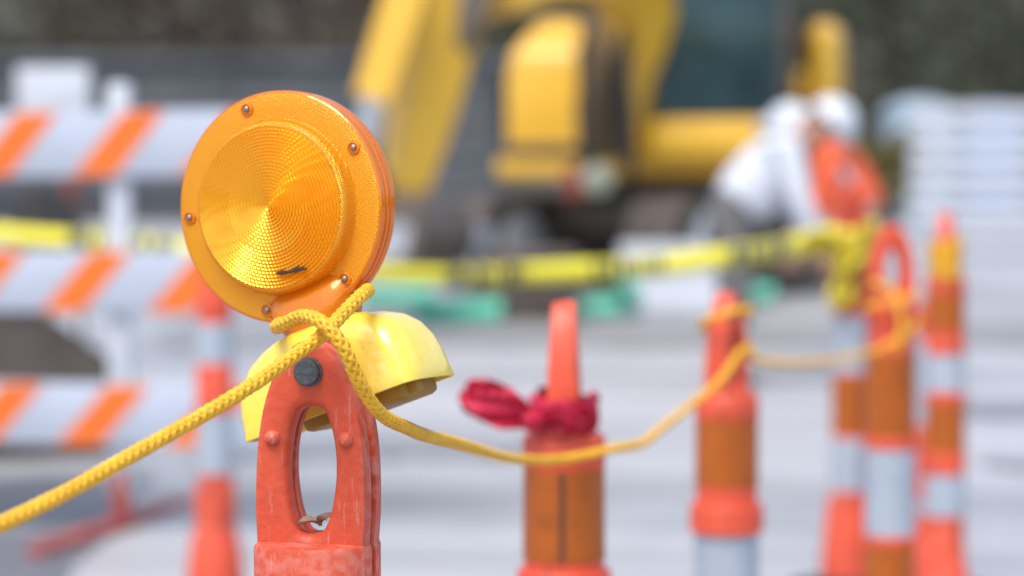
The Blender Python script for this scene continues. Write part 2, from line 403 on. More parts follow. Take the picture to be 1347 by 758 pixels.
# ------------------------------------------------------------------ delineator posts
def catmull_loop(P, n=16):
    out = []
    N = len(P)
    for i in range(N):
        p0, p1, p2, p3 = (Vector(P[(i + k - 1) % N]) for k in range(4))
        for k in range(n):
            t = k / n
            out.append(.5 * ((2 * p1) + (p2 - p0) * t + (2 * p0 - 5 * p1 + 4 * p2 - p3) * t * t + (3 * p1 - p0 - 3 * p2 + p3) * t ** 3))
    return out
def polar(loop, c, n):
    """resample a star-shaped loop at n even angles around c"""
    pts = []
    for k in range(n):
        a = 2 * math.pi * k / n; d = Vector((math.cos(a), math.sin(a))); best = 0
        for p, q in zip(loop, loop[1:] + loop[:1]):
            u, v = p - c, q - p
            den = d.x * -v.y + v.x * d.y
            if abs(den) < 1e-12: continue
            t = (u.x * -v.y + v.x * u.y) / den; s = (d.x * u.y - d.y * u.x) / den
            if t > 0 and -1e-6 <= s <= 1 + 1e-6: best = max(best, t)
        pts.append(c + d * best)
    return pts
HC = Vector((0, .072))
_half = [(.030, -.036), (.0448, -.026), (.0465, -.010), (.0472, .004), (.0485, .025), (.0482, .055), (.0462, .084), (.0415, .112), (.0335, .136), (.0215, .157), (.0085, .1672)]
OUT = polar(catmull_loop([(x, z) for x, z in _half] + [(-x, z) for x, z in reversed(_half)]), HC, 88)
_hh = [(.0085, .0095), (.0165, .026), (.0200, .046), (.0208, .062), (.0195, .082), (.0155, .100), (.0085, .1115)]
INN = polar(catmull_loop([(x, z) for x, z in _hh] + [(-x, z) for x, z in reversed(_hh)]), HC, 88)
def handle_plate(yc, T, grow=0.0, bo=.0045, bi=.0095, front=-1):
    """a loop-shaped grip plate: rounded outside edge, wide chamfer round the opening"""
    b = MB(); rows = []
    for o, i in zip(OUT, INN):
        d = (o - HC).normalized(); o = o + d * grow; w_ = (o - i)
        L = w_.length; u = w_ / L                # from the opening outwards
        P = lambda a, y: Vector((i.x + u.x * a, yc + y * -front, i.y + u.y * a))
        h = T / 2
        rows.append([P(L, h), P(L, -h + bo), P(L - bo * .3, -h + bo * .3), P(L - bo, -h), P(L * .72, -h - .0004), P(L * .5, -h), P(bi + .0012, -h + .0003),
                     P(bi * .45, -h + bi * .28), P(bi * .1, -h + bi * .75), P(0, -h + bi * 1.3), P(0, h)])
    b.grid(rows, cv=True); return b
def half_shell(r, z0, z1, sgn, off, wall=.006, bev=.004, n=20):
    b = MB(); rows = []
    for k in range(n + 1):
        a = math.pi * k / n
        # slightly squared cross-section
        q = 1 / (abs(math.cos(a)) ** 2.6 + abs(math.sin(a)) ** 2.6 + 1e-9) ** (1 / 2.6)
        P = lambda rr, z: Vector((rr * q * math.cos(a), sgn * (rr * q * math.sin(a) + off), z))
        rows.append([P(r, z0), P(r, z1 - bev), P(r - bev * .3, z1 - bev * .3), P(r - bev, z1), P(r - .030, z1 + .0005), P(r - .030, z0)])
    b.grid(rows, caps=True); return b

def rad(z): return .0505 + (.9 - z) * .0055
def delineator(loc, yaw, label, bands, flanges, grip, group=None, scale=1.0, collar=.906, detail=False, handle_lift=0.0, flare=.30):
    """bands: (z0, z1, 'amber'|'white'); flanges: (z0, z1, extra radius)"""
    o = thing('delineator_post', label, 'traffic post', loc, yaw, group)
    o.scale = (scale, scale, scale)
    pm = M['orange'] if detail else M['cone_orange']
    # base
    b = MB(); seg = 8
    rows = [[(r * math.cos(2 * math.pi * k / seg + math.pi / 8), r * math.sin(2 * math.pi * k / seg + math.pi / 8), z) for k in range(seg)] for r, z in ((.2, 0), (.2, .03), (.185, .04), (.1, .055), (.075, .075))]
    b.grid(rows, caps=True, smooth=False); b.build('base', M['rubber'], o)
    # tube
    ct = collar - .035
    prof = [(.088, .05), (.086, .10), (.080, .16), (.072, flare - .07), (rad(flare), flare)]
    z = flare
    cuts = sorted(flanges)
    for z0, z1, ex in cuts:
        r = rad(z0)
        prof += [(r, z0 - .0005), (r + ex, z0), (r + ex, z1 - .003), (r + ex - min(ex, .003) * .8, z1), (rad(z1), z1 + .0008), (rad(z1), z1 + .0016)]
    prof += [(rad(ct), ct)]
    MB().lathe(prof, 40).build('tube', pm, o)
    for z0, z1, kind in bands:
        b = MB(); b.lathe([(rad(z0) + .0004, z0), (rad(z0) + .0018, z0 + .001), (rad(z1) + .0018, z1 - .001), (rad(z1) + .0004, z1)], 40, caps=False)
        s = b.build(kind == 'white' and 'white_band' or 'amber_band', M['white_sheet'] if kind == 'white' else M['amber'], o)
        if kind == 'amber':
            MB().box((rad(z0) + .0021, 0, (z0 + z1) / 2), (.0012, .006, z1 - z0 - .004)).build('overlap_seam', M['seam'], s)
    # collar: two half shells with a groove between them
    if detail:
        for sgn in (-1, 1): half_shell(.0492, collar - .30, collar, sgn, .0046).build('collar_shell', pm, o)
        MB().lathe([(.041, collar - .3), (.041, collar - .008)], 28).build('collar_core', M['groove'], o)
    else:
        MB().lathe([(.0515, collar - .045), (.0535, collar - .040), (.0535, collar - .008), (.050, collar - .001), (.040, collar + .004), (.034, collar + .018), (.02, collar + .024)], 36).build('collar', pm, o)
    # grip
    yo = .0125 if detail else .0070
    def lift(gp):
        # cheaper posts have a grip that thickens towards the collar
        gp.v = [(x, y * (1 if detail else 1.45 - .45 * min(1, max(0, z / .15))), z + collar) for x, y, z in gp.v]
    gp = handle_plate(-yo, .017, front=-1); lift(gp)
    gp.build('grip_plate', pm, o)
    gp = handle_plate(yo, .017, grow=.0022, front=1); lift(gp)
    gp.build('grip_plate', pm, o)
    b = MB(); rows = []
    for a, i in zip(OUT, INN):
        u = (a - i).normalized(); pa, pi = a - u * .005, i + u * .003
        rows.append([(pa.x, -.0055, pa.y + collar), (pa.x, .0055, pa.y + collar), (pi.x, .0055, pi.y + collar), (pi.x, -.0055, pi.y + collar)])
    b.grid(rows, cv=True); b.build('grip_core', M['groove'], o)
    if detail:
        for sx in (-1, 1):
            MB().lathe([(.0068, -.0205), (.0064, -.0225), (.0048, -.0252), (.0024, -.0268), (.0002, -.0272)], 20, (sx * .0325, 0, collar + .087), 'y').build('rivet', pm, o)
    return o

STD = [(.735, .856, 'amber'), (.36, .645, 'white')]
X1 = at(418, 713, 2.015).x
front = delineator((X1, 2.015, 0), R(-15), 'scuffed orange post with an open loop grip carrying the round amber warning lamp',
                   [(.36, .58, 'white')], [(.32, .345, .008)], 1, 'orange posts strung along the yellow rope', detail=True)
Z_COL = .906
# hex-edged bolt through the top of the grip
b = MB(); b.lathe([(.0125, -.0208), (.0125, -.0228), (.0112, -.0235), (.0112, -.0285), (.0098, -.0300), (.0002, -.0302)], 12, (0, 0, Z_COL + .1425), 'y', smooth=False)
b.build('bolt', M['bolt'], front)

delineator((at(742, 600, 3.10).x, 3.10, 0), R(-94), 'orange post with amber band and a crimson ribbon tied round its grip',
           [(.736, .853, 'amber'), (.36, .645, 'white')], [(.665, .722, .009)], 1, 'orange posts strung along the yellow rope', collar=.897)
delineator((at(956, 600, 4.03).x, 4.03, 0), R(62), 'orange post with the yellow rope looped once round its bare grip',
           [(.726, .838, 'amber'), (.36, .645, 'white')], [(.648, .694, .010)], 1, 'orange posts strung along the yellow rope', collar=.878, scale=1.0)
delineator((at(1171, 600, 5.2).x, 5.2, 0), R(20), 'orange post with grip wound in yellow rope where the long rope ends',
           [(.70, .875, 'amber'), (.486, .672, 'white'), (.30, .465, 'amber')], [(.674, .698, .004), (.466, .485, .004)], 1, 'orange posts strung along the yellow rope', collar=.985, flare=.22)
delineator((at(1243, 600, 6.5).x, 6.5, 0), R(70), 'orange post with four narrow bands and yellow tape on its pointed grip',
           [(.865, .985, 'amber'), (.70, .80, 'white'), (.536, .67, 'amber'), (.365, .475, 'white')], [(.80, .83, .003), (.675, .695, .004), (.48, .53, .004)], 1, 'orange posts beyond the rope', collar=1.01, flare=.25)
delineator((at(1117, 600, 7.4).x, 7.4, 0), R(30), 'orange post with two white bands and a big yellow tape bow at its top',
           [(.885, 1.03, 'amber'), (.69, .866, 'white'), (.506, .68, 'amber'), (.33, .49, 'white')], [(.868, .883, .003)], 1, 'orange posts beyond the rope', collar=1.10, flare=.33)
delineator((at(1228, 600, 7.3).x, 7.3, 0), R(80), 'plain orange post standing close behind the four-banded post',
           [(.54, .80, 'white'), (.17 + .1, .31, 'white')], [(.40, .53, .002)], 1, 'orange posts beyond the rope', collar=.90, flare=.24)
delineator((at(283, 600, 6.9).x, 6.9, 0), R(75), 'orange and white banded post between the warning lamp and the striped barricade',
           [(.75, .865, 'white'), (.435, .61, 'white')], [(.30, .38, .006), (.612, .748, .002)], 1, 'orange posts beyond the rope', collar=.95, flare=.30)

# ------------------------------------------------------------------ the warning lamp
def warning_lamp():
    yaw, roll = R(-25), R(-20)
    rot = Matrix.Rotation(yaw, 3, 'Z') @ Matrix.Rotation(roll, 3, 'Y')
    base = at(461, 538, 2.085)
    t = thing('warning_lamp', 'round amber barricade lamp on a yellow case bolted to the front post', 'warning lamp', base)
    t.rotation_euler = rot.to_euler()
    # case: a hood with round shoulders, open underneath
    half = [(.0895, 0), (.0897, .012), (.0888, .026), (.0858, .040), (.0790, .053), (.068, .0635), (.052, .0715), (.035, .0765), (.018, .0778), (0, .078)]
    prof = half + [(-x, z) for x, z in reversed(half[:-1])]
    b = MB(); D = .042; rows = []
    lay = []
    for q in range(8):
        a = math.pi / 2 * q / 7; rr_ = .026
        lay.append((-D + rr_ * (1 - math.sin(a)), rr_ * (1 - math.cos(a)) * 1.0))
    lay = [(dy, ins) for dy, ins in [(-D + .026 * (1 - math.cos(math.pi / 2 * q / 7)), .024 * (1 - math.sin(math.pi / 2 * q / 7))) for q in range(8)]]
    lay = lay + [(-dy, ins) for dy, ins in reversed(lay)]
    for dy, ins in lay:
        rows.append([(x * (1 - ins / .0897 * .8 * (.5 + .5 * (z / .078) ** .5)), dy * (1 + .10 * (1 - z / .078)), z * (1 - ins / .078)) for x, z in prof])
    n = len(prof); b.grid(rows, cu=False)
    # end faces
    for r_, rv in ((0, 1), (len(rows) - 1, 0)):
        o = r_ * n; m = len(half) - 1
        for i in range(m):
            f = (o + i, o + i + 1, o + n - 2 - i, o + n - 1 - i) if i < m - 1 else (o + i, o + i + 1, o + n - 1 - i)
            b.f.append(f if rv else f[::-1]); b.smooth.append(True)
    c = b.build('case', M['yellow_case'], t)
    sm = c.modifiers.new('wall', 'SOLIDIFY'); sm.thickness = .003; sm.offset = -1
    bv = c.modifiers.new('lip', 'BEVEL'); bv.width = .0008; bv.segments = 2; bv.limit_method = 'ANGLE'; bv.angle_limit = R(50)
    MB().box((.02, 0, .012), (.105, .066, .044), bev=.006).build('battery_tray', M['tray'], t)
    MB().box((.072, -.018, .002), (.018, .012, .02), bev=.002).build('latch', M['tray'], t)
    # lens body
    cz = .1855
    def part(name, prof, m, parent=t, seg=128, caps=False):
        return MB().lathe(prof, seg, (0, 0, cz), 'y', caps=caps).build(name, m, parent)
    K = 1.092
    sc = lambda pr: [(r * K, y) for r, y in pr]
    part('lens_rim', sc([(.086, .0135), (.0910, .0135), (.0925, .012), (.0925, .0045), (.0912, .004), (.0912, .0015), (.0930, .001), (.0930, -.0025), (.0914, -.003), (.0914, -.0052),
                      (.0925, -.0058), (.0925, -.0120), (.0912, -.0135), (.0905, -.0137)]), M['lens_neck'])
    for sg, nm in ((-1, 'front_lens'), (1, 'rear_lens')):
        part('flange_ring', sc([(.0906, sg * .0136), (.0880, sg * .0138), (.0800, sg * .0138), (.0706, sg * .0138), (.0698, sg * .0150), (.0688, sg * .0225), (.0676, sg * .0262), (.0662, sg * .0282), (.0644, sg * .0288)]), M['lens_ring'])
        pr = []; r = .0702
        while r > .0030:
            y = .0288 + .0030 * (1 - (r / .0702) ** 2)
            pr += [(r, sg * y), (r - .0006, sg * (y + .0013)), (r - .0026, sg * (y + .0001))]
            r -= .0030
        pr += [(.0012, sg * .0320), (.0001, sg * .0321)]
        part(nm, pr, M['lens'])
    # dark scorch mark moulded across the lower lens
    mk = MB()
    for q in range(9):
        x = -.006 + q * .0032
        mk.box((x - .003, -.0322, cz - .057 - .0006 * q + random.uniform(-.0006, .0006)), (.0042, .0016, random.uniform(.0022, .0044)), Matrix.Rotation(R(8 + random.uniform(-12, 12)), 3, 'Y'), .0006)
    mk.build('scorch_mark', M['scratch'], t)
    for a in (0, 76, -76, 153, -153):
        x, z = .0905 * math.sin(R(a)), cz + .0905 * math.cos(R(a))
        MB().lathe([(.0062, -.0136), (.0060, -.0152), (.0046, -.0158), (.0044, -.0146)], 24, (x, 0, z), 'y').build('screw_boss', M['lens_neck'], t)
        s = MB().lathe([(.0026, -.0144), (.0026, -.0164), (.0016, -.0172), (.0001, -.0173)], 16, (x, 0, z), 'y').build('screw', M['screw'], t)
    # neck between lens and case
    rows = []
    for z, wx, wy in ((.070, .030, .026), (.078, .0335, .027), (.085, .037, .0275), (.092, .041, .0265), (.100, .044, .024), (.109, .043, .019), (.118, .036, .012)):
        row = []
        for k in range(32):
            a = 2 * math.pi * k / 32; q = 1 / (abs(math.cos(a)) ** 3 + abs(math.sin(a)) ** 3) ** (1 / 3)
            row.append((wx * q * math.cos(a), wy * q * math.sin(a), z))
        rows.append(row)
    MB().grid(rows, caps=True).build('neck', M['lens_neck'], t)
    return t
lamp = warning_lamp()

# ------------------------------------------------------------------ rope
def braid(path, Rr, pitch, seg=6):
    fr = []; N = None
    for i, p in enumerate(path):
        t = (path[min(i + 1, len(path) - 1)] - path[max(i - 1, 0)]).normalized()
        N = t.orthogonal().normalized() if N is None else (N - t * N.dot(t)).normalized()
        fr.append((p, N.copy(), t.cross(N)))
    b = MB(); s = 0; S = [0]
    for a, c in zip(path, path[1:]): s += (c - a).length; S.append(s)
    om = 2 * math.pi / pitch
    for d in (1, -1):
        for k in range(4):
            pts = []
            for (p, n_, b_), s in zip(fr, S):
                ph = d * om * s + k * math.pi / 2
                r = Rr * (.64 + .095 * d * math.cos(4 * om * s))
                pts.append(p + n_ * (r * math.cos(ph)) + b_ * (r * math.sin(ph)))
            b.tube(pts, Rr * .40, seg)
    b.tube(path[::2], Rr * .66, 8)
    return b
P = [(-1150, 1060, 1.08), (-800, 945, 1.22), (-420, 835, 1.40), (0, 690, 1.64), (200, 584, 1.79), (330, 508, 1.885), (392, 464, 1.935), (424, 441, 1.955), (452, 412, 1.985), (474, 390, 2.015), (484, 382, 2.055),
     (470, 386, 2.11), (420, 402, 2.135), (378, 420, 2.11), (364, 430, 2.05), (372, 427, 2.0), (400, 416, 1.962), (426, 426, 1.935), (450, 454, 1.932), (472, 502, 1.945), (497, 540, 1.975), (540, 565, 2.06),
     (600, 583, 2.30), (690, 605, 2.84), (748, 603, 3.01), (800, 592, 3.045), (845, 583, 3.22), (862, 570, 3.32), (905, 536, 3.66), (950, 497, 3.90), (964, 478, 3.945), (973, 463, 3.955), (989, 460, 4.02), (970, 447, 4.10),
     (935, 436, 4.08), (923, 427, 4.02), (938, 418, 3.962), (966, 409, 3.958), (987, 408, 4.01), (975, 420, 4.09), (950, 440, 4.11), (958, 460, 4.11), (985, 470, 4.10), (1010, 476, 4.2), (1070, 477, 4.55), (1130, 467, 4.93), (1160, 458, 5.08),
     (1185, 443, 5.115), (1206, 426, 5.16), (1200, 416, 5.24), (1170, 412, 5.27), (1142, 410, 5.22), (1145, 402, 5.14), (1180, 396, 5.125), (1204, 388, 5.17), (1190, 380, 5.25), (1155, 382, 5.25), (1150, 372, 5.16), (1176, 385, 5.12), (1186, 420, 5.10), (1182, 462, 5.095)]
path = spline([at(*q) for q in P], .003)
rp = braid(path, .0058, .036, 5).build('rope', M['rope'], fix=False)
tag(rp, 'yellow braided rope hitched under the amber lamp and strung from post to post', 'rope')

# ------------------------------------------------------------------ ribbons
def strip(pts, ups, width, thick=.0008):
    b = MB(); rows = []
    pts = [Vector(p) for p in pts]
    for i, (p, u) in enumerate(zip(pts, ups)):
        u = Vector(u).normalized(); t = (pts[min(i + 1, len(pts) - 1)] - pts[max(i - 1, 0)]).normalized(); n_ = t.cross(u).normalized()
        wv = width[i] if isinstance(width, list) else width
        m_ = 9; off = [wv * .10 * math.sin(q * 1.9 + i * .55) + wv * .05 * math.sin(q * 3.7 - i * .9) + wv * .12 * math.cos((q / (m_ - 1) - .5) * 3) for q in range(m_)]
        up_ = [p + u * wv * (q / (m_ - 1) - .5) + n_ * (off[q] + thick / 2) for q in range(m_)]
        rows.append(up_ + [p + u * wv * (q / (m_ - 1) - .5) + n_ * (off[q] - thick / 2) for q in reversed(range(m_))])
    return b.grid(rows, caps=True)
def wrap(c, rx, ry, z0, z1, turns, wd, jit, rz=0):
    pts, ups, ws = [], [], []; n = int(turns * 28)
    for k in range(n + 1):
        a = 2 * math.pi * k / 28; q = 1 + jit * math.sin(a * 3.3 + k * .21) + .04 * k / 28
        x, y = rx * q * math.cos(a), ry * q * math.sin(a)
        pts.append((c[0] + x * math.cos(rz) - y * math.sin(rz), c[1] + x * math.sin(rz) + y * math.cos(rz), z0 + (z1 - z0) * k / n + .004 * math.sin(a * 2.1 + 1)))
        ups.append((.25 * math.sin(a * 2.7), .25 * math.cos(a * 1.9), 1)); ws.append(wd * (1 + .25 * math.sin(a * 2.3 + 2)))
    return strip(pts, ups, ws)
c2 = Vector((at(742, 600, 3.10).x, 3.10, 0))
t = thing('ribbon', 'crimson ribbon tied in a bow round the grip of an orange post', 'ribbon', (c2.x, c2.y, .905))
wrap((0, 0), .036, .054, .008, .030, 3.4, .030, .05).build('wrap', M['ribbon'], t)
def rel(px, py, Y): return at(px, py, Y) - Vector((c2.x, c2.y, .905))
lpp = spline([rel(*q) for q in ((700, 553, 3.045), (680, 546, 3.03), (655, 533, 3.02), (632, 521, 3.02), (614, 513, 3.03), (608, 512, 3.045), (616, 520, 3.06), (640, 530, 3.068), (668, 543, 3.068), (702, 554, 3.06))], .005); k_ = len(lpp)
strip(lpp, [(.46, .12 * math.sin(i * .5), .89) for i in range(k_)], [.016 + .036 * math.sin(math.pi * min(1, i / (k_ - 1) * 2 if i < k_ / 2 else 2 - i / (k_ - 1) * 2)) ** .7 * (1 if i < k_ / 2 else .9) for i in range(k_)]).build('bow_loop', M['ribbon'], t)
b = MB(); b.lathe([(.001, -.017), (.012, -.013), (.017, 0), (.012, .013), (.001, .017)], 14, rel(700, 552, 3.045), 'x'); b.build('knot', M['ribbon'], t)
tl = spline([rel(*q) for q in ((752, 545, 3.03), (765, 535, 3.02), (778, 545, 3.03), (781, 560, 3.04), (776, 572, 3.05))], .006)
strip(tl, [(.6, -.6, .5)] * len(tl), .026).build('tail', M['ribbon'], t)
tl = spline([rel(*q) for q in ((720, 548, 3.035), (742, 538, 3.01), (760, 550, 3.015), (772, 556, 3.03))], .006)
strip(tl, [(.1, -.4, .9)] * len(tl), .03).build('tail', M['ribbon'], t)

def bow(cx, cy, Y, rx, ry, label, blobs, name='tape_bow'):
    c = at(cx, cy, Y); t = thing(name, label, 'tape', c, 0)
    wrap((0, 0), rx, ry, -.05, .05, 3.2, .055, .06).build('wrap', M['yel_ribbon'], t)
    for px, py, dy, L, ang in blobs:
        q = at(px, py, Y + dy) - c; pts = []
        s0 = Vector((0, dy * .6, 0)); e = q + Vector((math.cos(ang), 0, math.sin(ang))) * L
        side = Vector((-math.sin(ang), .5, math.cos(ang))) * L * .45
        lp = spline([s0, q * .6 + side * .4, q + side, e, q - side, q * .6 - side * .4, s0 + Vector((0, -.012, 0))], .012)
        strip(lp, [(.3, -.9, .4)] * len(lp), .07).build('bow_loop', M['yel_ribbon'], t)
    return t
bow(1122, 325, 7.4, .062, .066, 'big yellow caution tape bow on the post with two white bands', [(1075, 318, -.08, .05, math.pi), (1140, 300, -.10, .03, .5), (1112, 345, -.09, .05, -1.6), (1106, 380, -.09, .06, -1.6)])
c5 = at(1243, 340, 6.5); t = thing('tape_wrap', 'orange yellow tape wound round the grip of the four-banded post', 'tape', (c5.x, 6.5, c5.z))
wrap((0, 0), .038, .060, -.06, .05, 4.2, .03, .04).build('wrap', M['rope'], t)

# ------------------------------------------------------------------ caution tape
def caution_tape():
    P = [(-160, 300, 10.6), (60, 311, 10.4), (240, 328, 10.2), (500, 361, 9.8), (700, 360, 9.2), (850, 350, 8.6), (980, 335, 8.0), (1062, 318, 7.5), (1100, 312, 7.33)]
    pth = spline([at(*q) for q in P], .05); n = len(pth)
    m = bpy.data.materials.new('caution_tape_film'); m.use_nodes = True; nn = m.node_tree.nodes; l = m.node_tree.links; p = nn['Principled BSDF']
    p.inputs['Roughness'].default_value = .35
    uv = nn.new('ShaderNodeUVMap'); uv.uv_map = 'along'
    mp = nn.new('ShaderNodeMapping'); mp.inputs['Scale'].default_value = (1, 1, 1); l.new(uv.outputs[0], mp.inputs[0])
    nz = nn.new('ShaderNodeTexNoise'); nz.noise_dimensions = '1D'; nz.inputs['Scale'].default_value = 22; nz.inputs['Detail'].default_value = 0
    sp = nn.new('ShaderNodeSeparateXYZ'); l.new(mp.outputs[0], sp.inputs[0]); l.new(sp.outputs[0], nz.inputs['W'])
    g = nn.new('ShaderNodeMath'); g.operation = 'GREATER_THAN'; g.inputs[1].default_value = .44; l.new(nz.outputs['Fac'], g.inputs[0])
    fr = nn.new('ShaderNodeMath'); fr.operation = 'FRACT'; sc = nn.new('ShaderNodeMath'); sc.operation = 'MULTIPLY'; sc.inputs[1].default_value = 1.1
    l.new(sp.outputs[0], sc.inputs[0]); l.new(sc.outputs[0], fr.inputs[0])
    g2 = nn.new('ShaderNodeMath'); g2.operation = 'LESS_THAN'; g2.inputs[1].default_value = .55; l.new(fr.outputs[0], g2.inputs[0])
    e = nn.new('ShaderNodeMath'); e.operation = 'COMPARE'; e.inputs[1].default_value = .5; e.inputs[2].default_value = .42; l.new(sp.outputs[1], e.inputs[0])
    a1 = nn.new('ShaderNodeMath'); a1.operation = 'MULTIPLY'; l.new(g.outputs[0], a1.inputs[0]); l.new(g2.outputs[0], a1.inputs[1])
    a2 = nn.new('ShaderNodeMath'); a2.operation = 'MULTIPLY'; l.new(a1.outputs[0], a2.inputs[0]); l.new(e.outputs[0], a2.inputs[1])
    mx = nn.new('ShaderNodeMix'); mx.data_type = 'RGBA'; l.new(a2.outputs[0], mx.inputs[0]); mx.inputs[6].default_value = (.75, .66, .03, 1); mx.inputs[7].default_value = (.03, .03, .025, 1)
    l.new(mx.outputs[2], p.inputs['Base Color'])
    vs, fs, uvs = [], [], []; s = 0
    for i, q in enumerate(pth):
        if i: s += (q - pth[i - 1]).length
        tw = .35 * math.sin(s * 1.7)
        for j in (-1, 0, 1):
            vs.append(q + Vector((0, math.sin(tw) * .0375 * j, math.cos(tw) * .0375 * j + .004 * math.sin(s * 6)))); uvs.append((s, (j + 1) / 2))
    for i in range(n - 1):
        for j in (0, 1): fs.append((i * 3 + j, (i + 1) * 3 + j, (i + 1) * 3 + j + 1, i * 3 + j + 1))
    me = bpy.data.meshes.new('caution_tape'); me.from_pydata([tuple(v) for v in vs], [], fs)
    ul = me.uv_layers.new(name='along')
    for lo in me.loops: ul.data[lo.index].uv = uvs[lo.vertex_index]
    me.polygons.foreach_set('use_smooth', [True] * len(fs))
    o = obj('caution_tape', me, m); sm = o.modifiers.new('film', 'SOLIDIFY'); sm.thickness = .0006
    tag(o, 'yellow and black caution tape sagging across the site in front of the excavator', 'caution tape')
caution_tape()

# ------------------------------------------------------------------ striped barricade
def barricade():
    Y = 8.95; yaw = R(-13); post = at(152, 300, Y)
    t = thing('barricade', 'white barricade with three orange striped rails on red skid feet', 'barricade', (post.x, Y, 0), yaw)
    # rails in local coordinates, post at x = 0, the second post out to the right behind the lamp
    x0, x1 = -1.05, .66
    for i, z in enumerate((1.435, .925, .43)):
        h = .232 if i else .245
        ra = MB().box(((x0 + x1) / 2, 0, z), (x1 - x0, .03, h), bev=.006).build('rail', M['rail_white'], t)
        per = .42; wd = .165; sk = .20 ; off = (.02, -.11, -.045)[i]
        k = -4
        while True:
            xa = off + k * per; k += 1
            if xa > x1 + .3: break
            # parallelogram clipped to the rail ends
            poly = [(xa - sk / 2 - wd / 2, -h / 2 + .004), (xa - sk / 2 + wd / 2, -h / 2 + .004), (xa + sk / 2 + wd / 2, h / 2 - .004), (xa + sk / 2 - wd / 2, h / 2 - .004)]
            if max(p_[0] for p_ in poly) < x0 + .01 or min(p_[0] for p_ in poly) > x1 - .01: continue
            poly = [(min(max(p_[0], x0 + .004), x1 - .004), p_[1]) for p_ in poly]
            b = MB(); b.grid([[(x, -.0152, z + zz) for x, zz in poly], [(x, -.0172, z + zz) for x, zz in poly]], caps=True, smooth=False)
            b.build('stripe', M['rail_orange'], ra)
    for x in (0, -.92):
        MB().box((x, .045, .90), (.085, .05, 1.52), bev=.01).build('upright', M['white_paint'], t)
        MB().box((x, .045, .125), (.06, .06, .21), bev=.008).build('foot_socket', M['red_steel'], t)
        MB().box((x, .0, .022), (.075, 1.45, .04), bev=.006).build('skid_foot', M['red_steel'], t)
barricade()

# ------------------------------------------------------------------ site clutter on the left
def trailer():
    Y = 25.0; a, c = at(-150, 280, Y), at(330, 280, Y); z0 = gz(Y); L = c.x - a.x
    t = thing('flatbed_trailer', 'dark grey flatbed trailer with red stake parked behind the striped barricade', 'trailer', ((a.x + c.x) / 2, Y, z0), R(-4))
    MB().box((0, 0, .62), (L, 1.7, .34), bev=.02).build('bed', M['trailer'], t)
    for x in (-.9, .0):
        wl = thing_part_wheel(t, x, -.92, .36, .22)
    x = at(122, 280, Y).x - (a.x + c.x) / 2
    MB().box((x, -.9, .75), (.09, .06, .8), bev=.01).build('stake', M['red_steel'], t)
    for sx in (-1, 1): MB().box((sx * (L / 2 - .15), -.4, .22), (.08, .08, .45), bev=.01).build('leg', M['steel_dark'], t)
def thing_part_wheel(t, x, y, r, w_):
    ty = MB().lathe([(r * .62, -w_ / 2), (r * .93, -w_ / 2), (r, -w_ * .36), (r, w_ * .36), (r * .93, w_ / 2), (r * .62, w_ / 2)], 28, (x, y, r), 'y').build('tyre', M['rubber'], t)
    MB().lathe([(r * .62, -w_ * .4), (r * .5, -w_ * .25), (r * .2, -w_ * .3), (.01, -w_ * .34)], 24, (x, y, r), 'y').build('rim', M['white_paint'], ty)
    return ty
trailer()
def loose_bucket():
    Y = 11.2; p = at(28, 500, Y)
    t = thing('digging_bucket', 'rusty brown digging bucket lying behind the striped barricade', 'excavator bucket', (p.x, Y, gz(Y)), R(20))
    prof = [(-.42, .62), (-.20, .66), (.08, .60), (.30, .44), (.40, .22), (.36, .06), (.22, .0), (-.30, .02), (-.46, .06)]
    inner = [(x * .92, .02 + z * .93) for x, z in prof]
    b = MB()
    b.grid([[(x, y, z) for x, z in prof + inner[::-1]] for y in (-.5, .5)], caps=True, smooth=False); b.build('shell', M['rust'], t)
    for y in (-.5, .47):
        b = MB(); b.grid([[(x, y + d, z) for x, z in prof] for d in (0, .03)], caps=True, smooth=False); b.build('side_plate', M['rust'], t)
    for k in range(5): MB().box((-.52, -.4 + k * .2, .055), (.18, .07, .05), Matrix.Rotation(R(8), 3, 'Y'), .01).build('tooth', M['rust'], t)
    for y in (-.14, .14): MB().box((.0, y, .70), (.26, .04, .2), bev=.02).build('lug', M['rust'], t)
loose_bucket()
# rubble lumps in front of the bucket
for k in range(14):
    px, py = random.uniform(-20, 120), random.uniform(598, 650)
    Y = 3180 * CAM_H / (py - 280); p = at(px, py, Y); s = random.uniform(.04, .11)
    bm = bmesh.new(); bmesh.ops.create_icosphere(bm, subdivisions=2, radius=s)
    for v in bm.verts: v.co *= random.uniform(.75, 1.15); v.co.z *= .7
    me = bpy.data.meshes.new('rubble_lump'); bm.to_mesh(me); bm.free()
    o = obj('rubble_lump', me, M['soil'] if k % 2 else M['block'], None, (p.x, Y + 1.0, gz(Y + 1.0) + s * .45))
    tag(o, ['broken pale concrete lump on the ground under the barricade rails', 'brown soil clod on the ground under the barricade rails'][k % 2], 'rubble', ['pale rubble lumps', 'brown soil clods'][k % 2])
# white site sign board behind the barricade
Y = 14.0; p = at(70, 130, Y)
t = thing('sign_board', 'blank white board on two posts behind the top barricade rail', 'sign', (p.x, Y, gz(Y)))
h = p.z - gz(Y)
MB().box((0, 0, h + .02), (.42, .02, .32), bev=.005).build('board', M['white_paint'], t)
for sx in (-.15, .15): MB().box((sx, .03, h / 2), (.03, .03, h), bev=.005).build('post', M['steel_dark'], t)

